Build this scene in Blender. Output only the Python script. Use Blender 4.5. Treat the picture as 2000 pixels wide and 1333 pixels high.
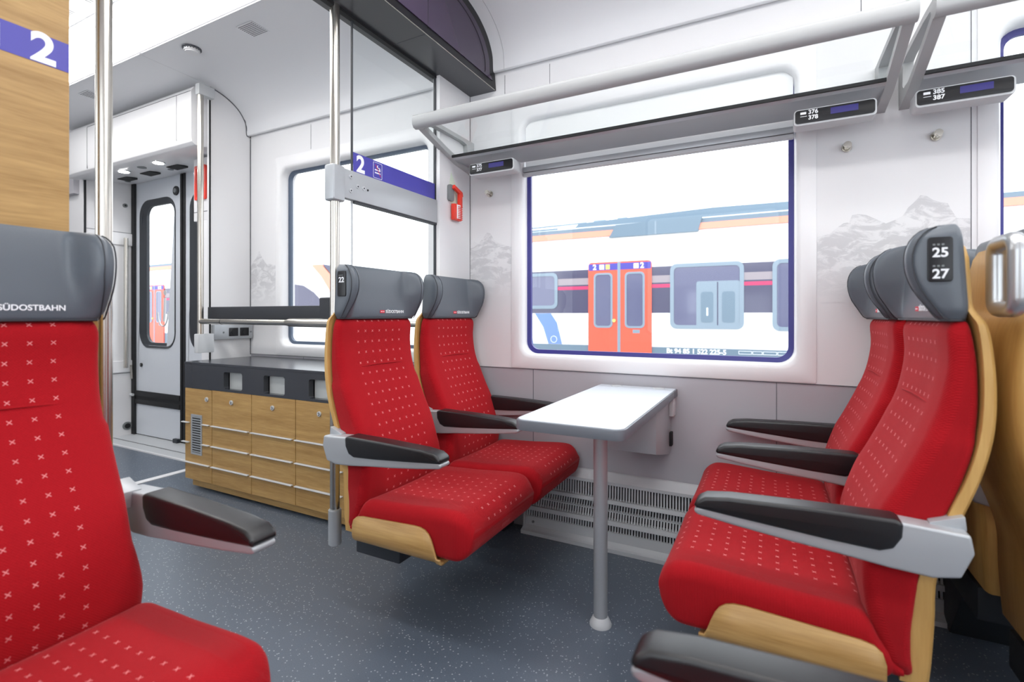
import bpy, bmesh, math, random
from mathutils import Vector, Matrix
from math import sin, cos, pi, radians
random.seed(7)
C = bpy.context.scene.collection
for o in list(bpy.data.objects): bpy.data.objects.remove(o)

# ------------------------------------------------------------------ camera
cam_d = bpy.data.cameras.new('camera'); cam = bpy.data.objects.new('camera', cam_d); C.objects.link(cam)
YAW = math.atan2(505, 972)
cam.location = (0, 0, 1.05); cam.rotation_euler = (pi/2, 0, YAW)
cam_d.sensor_width = 36; cam_d.lens = 972/2000*36
cam_d.shift_x = 0; cam_d.shift_y = -(666.5-617)/2000
cam_d.clip_start = 0.02; cam_d.clip_end = 300
cam_d.dof.use_dof = True; cam_d.dof.focus_distance = 2.2; cam_d.dof.aperture_fstop = 2.8
bpy.context.scene.camera = cam
# ------------------------------------------------------------------ world (bright overcast)
w = bpy.data.worlds.new('overcast_sky'); bpy.context.scene.world = w; w.use_nodes = True
bg = w.node_tree.nodes['Background']; bg.inputs[0].default_value = (0.93, 0.97, 1.0, 1); bg.inputs[1].default_value = 3.4
vs = bpy.context.scene.view_settings
vs.view_transform = 'Standard'; vs.look = 'None'; vs.gamma = 1; vs.use_curve_mapping = False; vs.exposure = 0.0
LIGHT_STRIP = 9.5
MIDY = 0.957
X0, X1 = -5.0, 4.2          # carriage length modelled

# ------------------------------------------------------------------ materials
def srgb(r, g, b):
    f = lambda c: (c/255/12.92) if c/255 <= .04045 else ((c/255+.055)/1.055)**2.4
    return (f(r), f(g), f(b), 1)
def mat(name, col, rough=.5, metal=0, spec=.5, bump=None, emit=None, coat=0):
    m = bpy.data.materials.new(name); m.use_nodes = True
    nt = m.node_tree; b = nt.nodes['Principled BSDF']
    b.inputs['Base Color'].default_value = col; b.inputs['Roughness'].default_value = rough
    b.inputs['Metallic'].default_value = metal; b.inputs['Specular IOR Level'].default_value = spec
    b.inputs['Coat Weight'].default_value = coat
    if emit:
        b.inputs['Emission Color'].default_value = col; b.inputs['Emission Strength'].default_value = emit
    if bump:
        sc, st = bump
        tc = nt.nodes.new('ShaderNodeTexCoord'); n = nt.nodes.new('ShaderNodeTexNoise'); n.inputs['Scale'].default_value = sc; n.inputs['Detail'].default_value = 3
        bp = nt.nodes.new('ShaderNodeBump'); bp.inputs['Strength'].default_value = st; bp.inputs['Distance'].default_value = .002
        nt.links.new(tc.outputs['Object'], n.inputs['Vector']); nt.links.new(n.outputs['Fac'], bp.inputs['Height']); nt.links.new(bp.outputs['Normal'], b.inputs['Normal'])
    return m
class NT:
    def __init__(s, m): s.nt = m.node_tree; s.b = s.nt.nodes['Principled BSDF']
    def n(s, t, **k):
        x = s.nt.nodes.new('ShaderNode'+t)
        for a, v in k.items(): setattr(x, a, v)
        return x
    def l(s, a, b): s.nt.links.new(a, b)
    def math(s, op, a, b=None, c=None):
        x = s.n('Math', operation=op)
        for i, v in enumerate((a, b, c)):
            if v is None: continue
            if isinstance(v, (int, float)): x.inputs[i].default_value = v
            else: s.l(v, x.inputs[i])
        return x.outputs[0]
    def mix(s, fac, a, b):
        x = s.n('Mix', data_type='RGBA')
        s.l(fac, x.inputs[0]) if not isinstance(fac, (int, float)) else setattr(x.inputs[0], 'default_value', fac)
        for i, v in ((6, a), (7, b)):
            if isinstance(v, tuple): x.inputs[i].default_value = v
            else: s.l(v, x.inputs[i])
        return x.outputs[2]

def fabric():
    m = mat('red_seat_fabric', srgb(190, 12, 24), .9, spec=.25)
    t = NT(m); uv = t.n('UVMap'); sp = t.n('SeparateXYZ'); t.l(uv.outputs[0], sp.inputs[0])
    u, v = sp.outputs[0], sp.outputs[1]
    P, Q = .038, .0395
    cu = t.math('SUBTRACT', t.math('FRACT', t.math('ADD', t.math('DIVIDE', u, P), .5)), .5)
    cv = t.math('SUBTRACT', t.math('FRACT', t.math('DIVIDE', v, Q)), .5)
    au = t.math('ABSOLUTE', t.math('MULTIPLY', cu, P)); av = t.math('ABSOLUTE', t.math('MULTIPLY', cv, Q))
    diag = t.math('LESS_THAN', t.math('ABSOLUTE', t.math('SUBTRACT', au, av)), .00105)
    inr = t.math('LESS_THAN', t.math('MAXIMUM', au, av), .0042)
    rng = t.math('LESS_THAN', t.math('ABSOLUTE', u), .128)
    mk = t.math('MULTIPLY', t.math('MULTIPLY', diag, inr), rng)
    # fine woven grid
    wv = t.math('MULTIPLY', t.math('SINE', t.math('MULTIPLY', u, 1100)), t.math('SINE', t.math('MULTIPLY', v, 1100)))
    nz = t.n('TexNoise'); nz.inputs['Scale'].default_value = 400; tc = t.n('TexCoord'); t.l(tc.outputs['Object'], nz.inputs['Vector'])
    f = t.math('ADD', t.math('MULTIPLY', wv, .14), nz.outputs[0])
    base = t.mix(f, srgb(150, 6, 18), srgb(172, 13, 26))
    col = t.mix(mk, base, srgb(232, 140, 142))
    t.l(col, t.b.inputs['Base Color'])
    t.b.inputs['Sheen Weight'].default_value = .22; t.b.inputs['Sheen Roughness'].default_value = .4; t.b.inputs['Sheen Tint'].default_value = (1, .35, .35, 1)
    bp = t.n('Bump'); bp.inputs['Strength'].default_value = .35; bp.inputs['Distance'].default_value = .001
    t.l(wv, bp.inputs['Height']); t.l(bp.outputs[0], t.b.inputs['Normal'])
    return m
def wood(name, a, b, axis='x', rough=.42):
    m = mat(name, a, rough); t = NT(m); tc = t.n('TexCoord'); mp = t.n('Mapping')
    s = {'x': (1.2, 16, 16), 'y': (16, 1.2, 16), 'z': (16, 16, 1.2)}[axis]; mp.inputs['Scale'].default_value = s
    t.l(tc.outputs['Object'], mp.inputs[0])
    n = t.n('TexNoise'); n.inputs['Scale'].default_value = 2.0; n.inputs['Detail'].default_value = 8; n.inputs['Roughness'].default_value = .62; n.inputs['Distortion'].default_value = .5; t.l(mp.outputs[0], n.inputs['Vector'])
    n2 = t.n('TexNoise'); n2.inputs['Scale'].default_value = 11; n2.inputs['Detail'].default_value = 5; t.l(mp.outputs[0], n2.inputs['Vector'])
    f = t.math('ADD', t.math('MULTIPLY', n.outputs[0], .75), t.math('MULTIPLY', n2.outputs[0], .35))
    r = t.n('ValToRGB'); r.color_ramp.elements[0].position = .38; r.color_ramp.elements[1].position = .72
    r.color_ramp.elements[0].color = a; r.color_ramp.elements[1].color = b; t.l(f, r.inputs[0]); t.l(r.outputs[0], t.b.inputs['Base Color'])
    return m
def floor_mat():
    m = mat('speckled_blue_grey_vinyl', srgb(72, 80, 90), .33, spec=.6); t = NT(m); tc = t.n('TexCoord')
    v = t.n('TexVoronoi'); v.inputs['Scale'].default_value = 92; t.l(tc.outputs['Object'], v.inputs['Vector'])
    sp = t.math('LESS_THAN', v.outputs['Distance'], .2)
    wn = t.n('TexWhiteNoise'); t.l(v.outputs['Position'], wn.inputs['Vector'])
    on = t.math('LESS_THAN', wn.outputs[0], .62); f = t.math('MULTIPLY', sp, t.math('MULTIPLY', on, .7))
    n = t.n('TexNoise'); n.inputs['Scale'].default_value = 300; t.l(tc.outputs['Object'], n.inputs['Vector'])
    base = t.mix(n.outputs[0], srgb(76, 86, 98), srgb(100, 110, 124))
    t.l(t.mix(f, base, srgb(190, 196, 202)), t.b.inputs['Base Color'])
    bp = t.n('Bump'); bp.inputs['Strength'].default_value = .12; bp.inputs['Distance'].default_value = .001; t.l(n.outputs[0], bp.inputs['Height']); t.l(bp.outputs[0], t.b.inputs['Normal'])
    return m
def glass(name, tint=(1, 1, 1, 1), refl=.12):
    m = bpy.data.materials.new(name); m.use_nodes = True; nt = m.node_tree; nt.nodes.clear()
    o = nt.nodes.new('ShaderNodeOutputMaterial'); mx = nt.nodes.new('ShaderNodeMixShader'); tr = nt.nodes.new('ShaderNodeBsdfTransparent'); gl = nt.nodes.new('ShaderNodeBsdfGlossy')
    tr.inputs[0].default_value = tint; gl.inputs['Roughness'].default_value = .0
    fr = nt.nodes.new('ShaderNodeFresnel'); fr.inputs[0].default_value = 1.35
    ge = nt.nodes.new('ShaderNodeNewGeometry'); sb = nt.nodes.new('ShaderNodeMath'); sb.operation = 'SUBTRACT'; sb.inputs[0].default_value = 1
    nt.links.new(ge.outputs['Backfacing'], sb.inputs[1]); ml = nt.nodes.new('ShaderNodeMath'); ml.operation = 'MULTIPLY'
    nt.links.new(fr.outputs[0], ml.inputs[0]); nt.links.new(sb.outputs[0], ml.inputs[1]); nt.links.new(ml.outputs[0], mx.inputs[0]); nt.links.new(tr.outputs[0], mx.inputs[1]); nt.links.new(gl.outputs[0], mx.inputs[2]); nt.links.new(mx.outputs[0], o.inputs[0])
    return m
def mountain_mat():
    m = mat('printed_mountain_halftone', srgb(205, 205, 207), .6); t = NT(m); tc = t.n('TexCoord')
    n = t.n('TexNoise'); n.inputs['Scale'].default_value = 13; n.inputs['Detail'].default_value = 7; n.inputs['Roughness'].default_value = .68; n.inputs['Distortion'].default_value = .8
    mp = t.n('Mapping'); mp.inputs['Scale'].default_value = (1, 1, 1.9); t.l(tc.outputs['Object'], mp.inputs[0]); t.l(mp.outputs[0], n.inputs['Vector'])
    r = t.n('ValToRGB'); r.color_ramp.elements[0].position = .46; r.color_ramp.elements[1].position = .56; t.l(n.outputs[0], r.inputs[0])
    uv = t.n('UVMap'); sp = t.n('SeparateXYZ'); t.l(uv.outputs[0], sp.inputs[0])
    fade = t.math('MINIMUM', 1, t.math('MULTIPLY', sp.outputs[1], 2.2))
    ink = t.math('MULTIPLY', t.math('SUBTRACT', 1, t.math('MULTIPLY', r.outputs[0], .8)), fade)
    t.l(t.mix(ink, srgb(226, 226, 228), srgb(198, 198, 201)), t.b.inputs['Base Color'])
    return m

M = {}
M['fabric'] = fabric()
M['leather'] = mat('grey_leather', srgb(88, 95, 103), .36, spec=.5, bump=(380, .12))
M['leather_dark'] = mat('dark_grey_leather_seam', srgb(45, 48, 54), .5)
M['wood_x'] = wood('light_oak_veneer', srgb(160, 122, 68), srgb(194, 158, 100), 'x')
M['wood_y'] = wood('light_oak_veneer_crosswise', srgb(150, 114, 62), srgb(186, 150, 94), 'y')
M['ply'] = wood('moulded_plywood', srgb(184, 142, 78), srgb(204, 164, 98), 'z', .45)
M['alu'] = mat('satin_silver_paint', srgb(176, 180, 184), .38, .35)
M['alu_l'] = mat('light_grey_paint', srgb(196, 199, 202), .42)
M['rack_grey'] = mat('warm_grey_rack_paint', srgb(172, 174, 175), .4)
M['satin'] = mat('satin_aluminium', srgb(186, 188, 190), .34, .85)
M['steel'] = mat('brushed_stainless_steel', srgb(200, 196, 188), .24, 1.0)
M['black'] = mat('black_soft_plastic', srgb(22, 22, 25), .38, spec=.6)
M['rubber'] = mat('black_rubber', srgb(26, 27, 30), .7)
M['darkmetal'] = mat('dark_grey_metal', srgb(44, 48, 54), .5)
M['white'] = mat('white_wall_panel', srgb(226, 226, 228), .5, spec=.4)
M['white_gloss'] = mat('white_gelcoat', srgb(232, 232, 234), .32)
M['ceil'] = mat('off_white_ceiling_paint', srgb(226, 227, 230), .55)
M['dado'] = mat('warm_grey_wall_laminate', srgb(172, 171, 177), .55)
M['seam'] = mat('dark_panel_joint', srgb(90, 92, 98), .8)
M['floor'] = floor_mat()
M['glass'] = glass('clear_glass', (.97, .985, .985, 1))
M['winglass'] = glass('window_glass', (.93, .95, .97, 1))
M['seal'] = mat('deep_blue_window_gasket', srgb(52, 50, 130), .35)
M['seal_d'] = mat('blue_grey_window_gasket', srgb(78, 92, 112), .4)
M['purple'] = mat('violet_blue_film', srgb(72, 68, 164), .4)
M['lettering'] = mat('white_lettering', srgb(238, 240, 244), .5)
M['red_ink'] = mat('red_ink', srgb(214, 40, 60), .5)
M['bulk'] = mat('dark_bulkhead_laminate', srgb(62, 64, 68), .3, spec=.6)
M['screen_dark'] = mat('glossy_dark_violet_screen', srgb(58, 46, 68), .12, spec=.7)
M['lcd'] = mat('lcd_field', srgb(58, 54, 120), .2)
M['blackgloss'] = mat('glossy_black_plastic', srgb(16, 16, 21), .32, spec=.4)
M['worktop'] = mat('anthracite_worktop', srgb(50, 53, 60), .22, spec=.6)
M['tabletop'] = mat('white_grey_table_laminate', srgb(200, 206, 214), .35)
M['table_edge'] = mat('grey_table_edge', srgb(108, 114, 122), .4)
M['silver_flap'] = mat('brushed_flap', srgb(196, 200, 200), .5, .2)
M['red_plastic'] = mat('red_plastic', srgb(226, 60, 44), .35)
M['grey_plastic'] = mat('grey_plastic', srgb(120, 124, 126), .5)
M['door_grey'] = mat('light_grey_door_paint', srgb(208, 213, 220), .22, spec=.6)
M['light'] = mat('diffuser_light', (1, .985, .965, 1), .5, emit=LIGHT_STRIP)
M['spot'] = mat('spot_light', (1, 1, 1, 1), .5, emit=90)
M['mountain'] = mountain_mat()
M['speck'] = mat('white_blind_fabric', srgb(236, 237, 238), .7, bump=(60, .3))
M['train_white'] = mat('train_white_paint', srgb(240, 240, 240), .3)
M['train_red'] = mat('train_red_with_haze', srgb(236, 92, 68), .35)  # door red, lightened to carry the haze of the glass in its colour
M['train_orange'] = mat('train_pale_red_line', srgb(244, 150, 126), .4)
M['train_dark'] = mat('train_dark_band_with_haze', srgb(66, 64, 92), .12, spec=.8)  # dark band, lifted towards violet: glass haze and reflection put into the colour
M['train_pane'] = mat('train_window_pane', srgb(96, 98, 126), .08, spec=.8)
M['train_grey'] = mat('train_blue_grey_sill', srgb(104, 124, 140), .4)
M['train_blue'] = mat('train_blue_stripe', srgb(108, 138, 206), .4)
M['train_frame'] = mat('train_window_frame', srgb(130, 146, 160), .4)
M['magenta'] = mat('magenta_reflection', srgb(196, 44, 96), .4)
M['ballast'] = mat('grey_ballast', srgb(130, 126, 122), .95, bump=(8, 1.0))
M['beige'] = mat('beige_reflection', srgb(150, 140, 146), .6)
M['yellow'] = mat('yellow_mark', srgb(236, 200, 110), .5)
M['moss'] = mat('green_glow_film', srgb(214, 226, 208), .5)

# ------------------------------------------------------------------ mesh helpers
class MB:
    def __init__(s): s.bm = bmesh.new(); s.uv = s.bm.loops.layers.uv.new('UVMap'); s.mi = 0; s.mats = []
    def m(s, name):
        mm = M[name]
        if mm not in s.mats: s.mats.append(mm)
        s.mi = s.mats.index(mm); return s
    def _f(s, vs):
        try: f = s.bm.faces.new(vs)
        except ValueError: return None
        f.material_index = s.mi; return f
    def merge(s, tmp, mtx=None):
        me = bpy.data.meshes.new('t'); tmp.to_mesh(me); tmp.free()
        if mtx: me.transform(mtx)
        n0 = len(s.bm.faces); s.bm.from_mesh(me); s.bm.faces.ensure_lookup_table()
        for f in s.bm.faces[n0:]: f.material_index = s.mi
        bpy.data.meshes.remove(me); return s
    def box(s, x0, x1, y0, y1, z0, z1, bev=0, seg=2, mtx=None):
        t = bmesh.new(); bmesh.ops.create_cube(t, size=1)
        for v in t.verts: v.co = Vector(((x0+x1)/2+v.co.x*(x1-x0), (y0+y1)/2+v.co.y*(y1-y0), (z0+z1)/2+v.co.z*(z1-z0)))
        if bev: bmesh.ops.bevel(t, geom=t.edges[:], offset=bev, segments=seg, affect='EDGES', profile=.6)
        return s.merge(t, mtx)
    def prism(s, pts, ax, a, b, bev=0, seg=2, mtx=None):
        """pts 2-D in the other two axes (cyclic order kept), extruded along ax from a to b"""
        def P(p, c): return {'x': (c, p[0], p[1]), 'y': (p[0], c, p[1]), 'z': (p[0], p[1], c)}[ax]
        t = bmesh.new(); A = [t.verts.new(P(p, a)) for p in pts]; B = [t.verts.new(P(p, b)) for p in pts]; n = len(pts)
        t.faces.new(A); t.faces.new(B[::-1])
        for i in range(n): t.faces.new((A[i], B[i], B[(i+1) % n], A[(i+1) % n]))
        bmesh.ops.recalc_face_normals(t, faces=t.faces[:])
        if bev:
            e = [e for e in t.edges if len(e.link_faces) == 2 and e.calc_face_angle(0) > .5]
            bmesh.ops.bevel(t, geom=e, offset=bev, segments=seg, affect='EDGES', profile=.6)
        return s.merge(t, mtx)
    def rings(s, R, cap=True, closed=True, uvs=None):
        V = [[s.bm.verts.new(p) for p in r] for r in R]; n = len(R[0])
        for k in range(len(R)-1):
            for i in range(n if closed else n-1):
                j = (i+1) % n; f = s._f((V[k][i], V[k][j], V[k+1][j], V[k+1][i]))
                if f and uvs:
                    for l, (a, b) in zip(f.loops, ((k, i), (k, j), (k+1, j), (k+1, i))): l[s.uv].uv = uvs[a][b]
        if cap and closed:
            for k in (0, -1):
                f = s._f(V[k])
                if f and uvs:
                    for l in f.loops: l[s.uv].uv = (5, 5)
        return s
    def tube(s, pts, r, n=14, cap=True, closed=False):
        pts = [Vector(p) for p in pts]; R = []; N = len(pts)
        up = None
        for i, p in enumerate(pts):
            a = pts[(i-1) % N] if (closed or i > 0) else p; b = pts[(i+1) % N] if (closed or i < N-1) else p
            d = (b-a).normalized()
            if up is None: up = Vector((0, 0, 1)) if abs(d.z) < .9 else Vector((1, 0, 0))
            u = (up-d*up.dot(d)).normalized(); v = d.cross(u); up = u
            rr = r[i] if isinstance(r, (list, tuple)) else r
            R.append([p+u*rr*cos(2*pi*k/n)+v*rr*sin(2*pi*k/n) for k in range(n)])
        if closed: R.append(R[0]); return s.rings(R, cap=False)
        return s.rings(R, cap=cap)
    def cyl(s, p, ax, r, h, n=24, r2=None, bev=0):
        t = bmesh.new(); bmesh.ops.create_cone(t, cap_ends=True, segments=n, radius1=r, radius2=r if r2 is None else r2, depth=h)
        if bev: bmesh.ops.bevel(t, geom=[e for e in t.edges if abs(e.verts[0].co.z-e.verts[1].co.z) < 1e-6], offset=bev, segments=2, affect='EDGES')
        rot = {'z': Matrix(), 'x': Matrix.Rotation(pi/2, 4, 'Y'), 'y': Matrix.Rotation(-pi/2, 4, 'X')}[ax]
        return s.merge(t, Matrix.Translation(p) @ rot)
    def quad(s, *p):
        s._f([s.bm.verts.new(q) for q in p]); return s
    def build(s, name, parent=None, smooth=True, ang=35, mirror=None, kind=None):
        if mirror: bmesh.ops.transform(s.bm, matrix=mirror, verts=s.bm.verts[:])
        bmesh.ops.recalc_face_normals(s.bm, faces=s.bm.faces[:])
        me = bpy.data.meshes.new(name); s.bm.to_mesh(me); s.bm.free()
        for mm in s.mats: me.materials.append(mm)
        if smooth:
            for p in me.polygons: p.use_smooth = True
            me.set_sharp_from_angle(angle=radians(ang))
        o = bpy.data.objects.new(name, me); C.objects.link(o)
        if parent: o.parent = parent
        if kind: o['kind'] = kind
        return o
def rr(x0, x1, z0, z1, r, n=6):
    """rounded rectangle loop, counter-clockwise"""
    P = []
    for cx, cz, a0 in ((x1-r, z1-r, 0), (x0+r, z1-r, pi/2), (x0+r, z0+r, pi), (x1-r, z0+r, 3*pi/2)):
        for i in range(n+1):
            a = a0+pi/2*i/n; P.append((cx+r*cos(a), cz+r*sin(a)))
    return P
def xz(loop, y): return [(a, y, b) for a, b in loop]
def yz(loop, x): return [(x, a, b) for a, b in loop]
def loops(mb, L): mb.rings(L, cap=False); return mb
def tag(o, label=None, cat=None, group=None, kind=None):
    if label: o['label'] = label
    if cat: o['category'] = cat
    if group: o['group'] = group
    if kind: o['kind'] = kind
    return o
def thing(name, label, cat, loc=(0, 0, 0), rz=0, group=None):
    o = bpy.data.objects.new(name, None); C.objects.link(o); o.location = loc; o.rotation_euler = (0, 0, rz); o.empty_display_size = .05
    return tag(o, label, cat, group)
def text(body, size, mtx, m, name, parent=None, bold=.0, ext=.0004, align='LEFT'):
    c = bpy.data.curves.new(name, 'FONT'); c.body = body; c.size = size; c.extrude = ext; c.offset = bold; c.align_x = align; c.align_y = 'CENTER'
    t = bpy.data.objects.new(name, c); C.objects.link(t); bpy.context.view_layer.update()
    me = bpy.data.meshes.new_from_object(t.evaluated_get(bpy.context.evaluated_depsgraph_get())); bpy.data.objects.remove(t)
    me.transform(mtx); me.materials.clear(); me.materials.append(M[m])
    o = bpy.data.objects.new(name, me); C.objects.link(o)
    if parent: o.parent = parent
    return o
def face(dirn, loc):
    """matrix for text whose face looks along dirn ('+x','-x','-y')"""
    R = {'+x': Matrix(((0, 0, 1, 0), (1, 0, 0, 0), (0, 1, 0, 0), (0, 0, 0, 1))),
         '-x': Matrix(((0, 0, -1, 0), (-1, 0, 0, 0), (0, 1, 0, 0), (0, 0, 0, 1))),
         '-y': Matrix(((1, 0, 0, 0), (0, 0, -1, 0), (0, 1, 0, 0), (0, 0, 0, 1))),
         '+y': Matrix(((-1, 0, 0, 0), (0, 0, 1, 0), (0, 1, 0, 0), (0, 0, 0, 1)))}[dirn]
    return Matrix.Translation(loc) @ R
def lerp(T, z):
    """T: list of tuples keyed by first item"""
    if z <= T[0][0]: return T[0][1:]
    for a, b in zip(T, T[1:]):
        if z <= b[0]:
            f = (z-a[0])/(b[0]-a[0]); f2 = f
            return tuple(p+(q-p)*f2 for p, q in zip(a[1:], b[1:]))
    return T[-1][1:]
def smoothT(T, n):
    """Catmull-Rom resample of station table on its first column"""
    out = []
    for i in range(len(T)-1):
        p0 = T[max(i-1, 0)]; p1 = T[i]; p2 = T[i+1]; p3 = T[min(i+2, len(T)-1)]
        for k in range(n):
            t = k/n
            out.append(tuple(.5*((2*b)+(-a+c)*t+(2*a-5*b+4*c-d)*t*t+(-a+3*b-3*c+d)*t**3) for a, b, c, d in zip(p0, p1, p2, p3)))
    out.append(tuple(T[-1])); return out

# ================================================================== THE SETTING
WY = 2.25                       # inner face of the window wall
OY = 2*MIDY-WY                  # inner face of the opposite wall (mirror)
COVE = [(2.236, 2.300), (2.226, 2.301), (2.219, 2.312), (2.214, 2.375), (2.192, 2.42), (2.16, 2.458), (2.12, 2.487), (2.07, 2.512), (2.01, 2.53), (1.94, 2.542), (1.85, 2.55), (1.70, 2.555), (1.555, 2.558)]
mir = lambda y: 2*MIDY-y
# floor
fl = MB().m('floor').box(-7, X1, OY-.1, 2.36, -.06, 0).build('floor', smooth=False, kind='structure')
# window-side wall : one bridged panel per window
WIN = [(-2.905, -1.70), (-1.108, .086), (.690, 1.885), (2.47, 3.66)]
WZ0, WZ1 = .857, 2.03
PAN = [(-3.23, -1.42), (-1.42, .38), (.38, 2.14), (2.14, X1)]
wall = MB()
for side in (1, -1):
    fy = (lambda y: y) if side == 1 else mir
    mb = MB().m('white')
    for (a, b), (p, q) in zip(WIN, PAN):
        O = rr(p, q, .785, 2.40, .001); I = rr(a-.012, b+.012, WZ0-.012, WZ1+.012, .08)
        loops(mb, [xz(O, fy(2.36)), xz(O, fy(2.25)), xz(I, fy(2.25)), xz(I, fy(2.36)), xz(O, fy(2.36))])
        mb.box(p, q, *sorted((fy(2.255), fy(2.36))), 2.39, 2.62)
    mb.m('dado').box(-3.23, X1, *sorted((fy(2.252), fy(2.36))), 0, .785)
    mb.m('seam').box(-3.23, X1, *sorted((fy(2.249), fy(2.2515))), .782, .785)
    for xs in (-2.70, -1.05, .021, .39, 1.8):
        mb.box(xs-.0012, xs+.0012, *sorted((fy(2.2505), fy(2.2515))), .05, .782)
    if side == 1:
        for xs in (.613, -1.21, -.96, .30, -2.63, -1.62): mb.box(xs-.001, xs+.001, 2.2488, 2.2502, (.79 if xs > .5 else 2.125), 2.285)
    mb.build('wall_window_side' if side == 1 else 'wall_opposite_side', kind='structure', smooth=False)
# window surrounds, gaskets, panes
nt = 1
for side in (1, -1):
    fy = (lambda y: y) if side == 1 else mir
    for k, (a, b) in enumerate(WIN):
        mb = MB().m('white_gloss')
        xo0, xo1 = a-.062, b+.072
        L = [xz(rr(xo0, xo1, .787, 2.115, .008), fy(2.2505)), xz(rr(xo0+.001, xo1-.001, .788, 2.114, .009), fy(2.2455)),
             xz(rr(xo0+.012, xo1-.012, .797, 2.10, .03), fy(2.2425)), xz(rr(a-.02, b+.02, WZ0-.02, WZ1+.02, .07), fy(2.238)),
             xz(rr(a-.008, b+.008, WZ0-.008, WZ1+.008, .065), fy(2.243)), xz(rr(a, b, WZ0, WZ1, .06), fy(2.256)), xz(rr(a+.004, b-.004, WZ0+.004, WZ1-.004, .058), fy(2.318))]
        loops(mb, L); mb.build('trim_%d' % nt, kind='structure', ang=50); nt += 1
        g = MB().m('seal' if (k != 0) else 'seal_d')
        I0 = rr(a+.002, b-.002, WZ0+.002, WZ1-.002, .058); I1 = rr(a+.022, b-.022, WZ0+.022, WZ1-.022, .045)
        loops(g, [xz(I0, fy(2.317)), xz(I0, fy(2.296)), xz(I1, fy(2.300)), xz(I1, fy(2.317))])
        fr = g.build('window_%d' % (k+1 if side == 1 else k+5), kind='structure')
        gl = MB().m('winglass'); P = xz(rr(a+.018, b-.018, WZ0+.018, WZ1-.018, .045), fy(2.31)); gl._f([gl.bm.verts.new(p) for p in P]); gl.build('window_pane', fr)
# ceiling : cove + light strips + perforated centre
def cove(mb, x0, x1, side, th=.02):
    f = (lambda y: y) if side == 1 else mir
    P = [(f(y), z) for y, z in smoothT(COVE, 3)]
    Q = [(f(y+.03), z+.03) for y, z in smoothT(COVE, 3)]
    loop = P+Q[::-1]
    mb.rings([yz(loop, x0), yz(loop, x1)], cap=True)
cl = MB().m('ceil')
for side in (1, -1):
    for a, b in ((-5.0, -3.231), (-3.229, -1.502), (-1.262, -1.20), (-1.198, .9), (.902, X1)):
        cove(cl, a, b, side)
cl.m('seam')
for yy in (1.545, mir(1.545)): cl.box(X0, X1, yy-.001, yy+.001, 2.556, 2.5585)
cl.m('ceil').box(-7, X1, mir(1.345), 1.345, 2.66, 2.68)
for yy in (1.33, mir(1.33)): cl.box(-7, X1, yy-.004, yy+.004, 2.652, 2.66)
cl.m('white').box(-7, X1, OY, 2.30, 2.70, 2.72)
cl.m('seam').prism([(y, z+.004) for y, z in COVE]+[(y+.01, z+.014) for y, z in COVE[::-1]], 'x', -3.236, -3.224)
cl.m('seam')
x = -4.9
while x < X1:
    for yy in [MIDY-.30+.06*i for i in range(11)]:
        if (int(round((x+4.9)/.02)) % 30) < 22: cl.box(x, x+.004, yy-.018, yy+.018, 2.6585, 2.6605)
    x += .02
    if x > -1.5: break
cl.build('ceiling', kind='structure', ang=30)
for yy, nm in ((1.442, 'window side'), (mir(1.442), 'opposite side')):
    for a, b in ((-5.0, -1.44), (-1.25, X1)):
        o = MB().m('light').box(a, b, yy-.10, yy+.10, 2.572, 2.60).build('ceiling_light_strip', smooth=False)
        tag(o, 'long white luminous ceiling strip, %s, %s the dark bulkhead' % (nm, 'beyond' if a < -3 else 'on the seating side of'), 'ceiling light', 'luminous ceiling strips')
# end walls of the modelled stretch
MB().m('white').box(X1, X1+.05, OY-.1, 2.36, 0, 2.7).build('wall_right_end', smooth=False, kind='structure')
MB().m('white').box(-7.05, -7, OY-.1, 2.36, 0, 2.7).build('wall_left_end', smooth=False, kind='structure')
# vestibule: far wall facing us, beyond the doors
fw = MB().m('white')
fw.box(-5.04, -4.98, 1.99, 2.36, 0, 2.24); fw.m('rubber').box(-5.0, -4.975, 1.995, 2.01, 0, 2.22)
fw.m('seam').box(-4.981, -4.9785, 2.01, 2.36, 1.768, 1.772).box(-4.981, -4.9785, 2.01, 2.36, .549, .553).box(-4.981, -4.9785, 2.125, 2.128, .55, 2.2)
fw.m('white_gloss').box(-4.981, -4.965, 2.17, 2.357, 1.66, 1.765, .004).box(-4.981, -4.965, 2.17, 2.357, .56, .66, .004)
fw.build('wall_vestibule_far', kind='structure', smooth=False)
fw = MB().m('white'); fw.box(-5.04, -4.98, OY-.05, mir(1.99), 0, 2.24); fw.build('wall_vestibule_far_opposite', kind='structure', smooth=False)
fw = MB().m('white'); fw.box(-7.0, -5.04, 1.99, 2.03, 0, 2.62).box(-7.0, -5.04, mir(2.03), mir(1.99), 0, 2.62)
fw.m('dado').box(-5.3, -5.04, 1.95, 1.99, 2.05, 2.25); fw.build('wall_passage', kind='structure', smooth=False)
# opposite side of the vestibule closed simply
MB().m('white').box(-5.0, -3.23, OY-.1, OY-.02, 0, 2.62).build('wall_vestibule_opposite', kind='structure', smooth=False)
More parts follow.
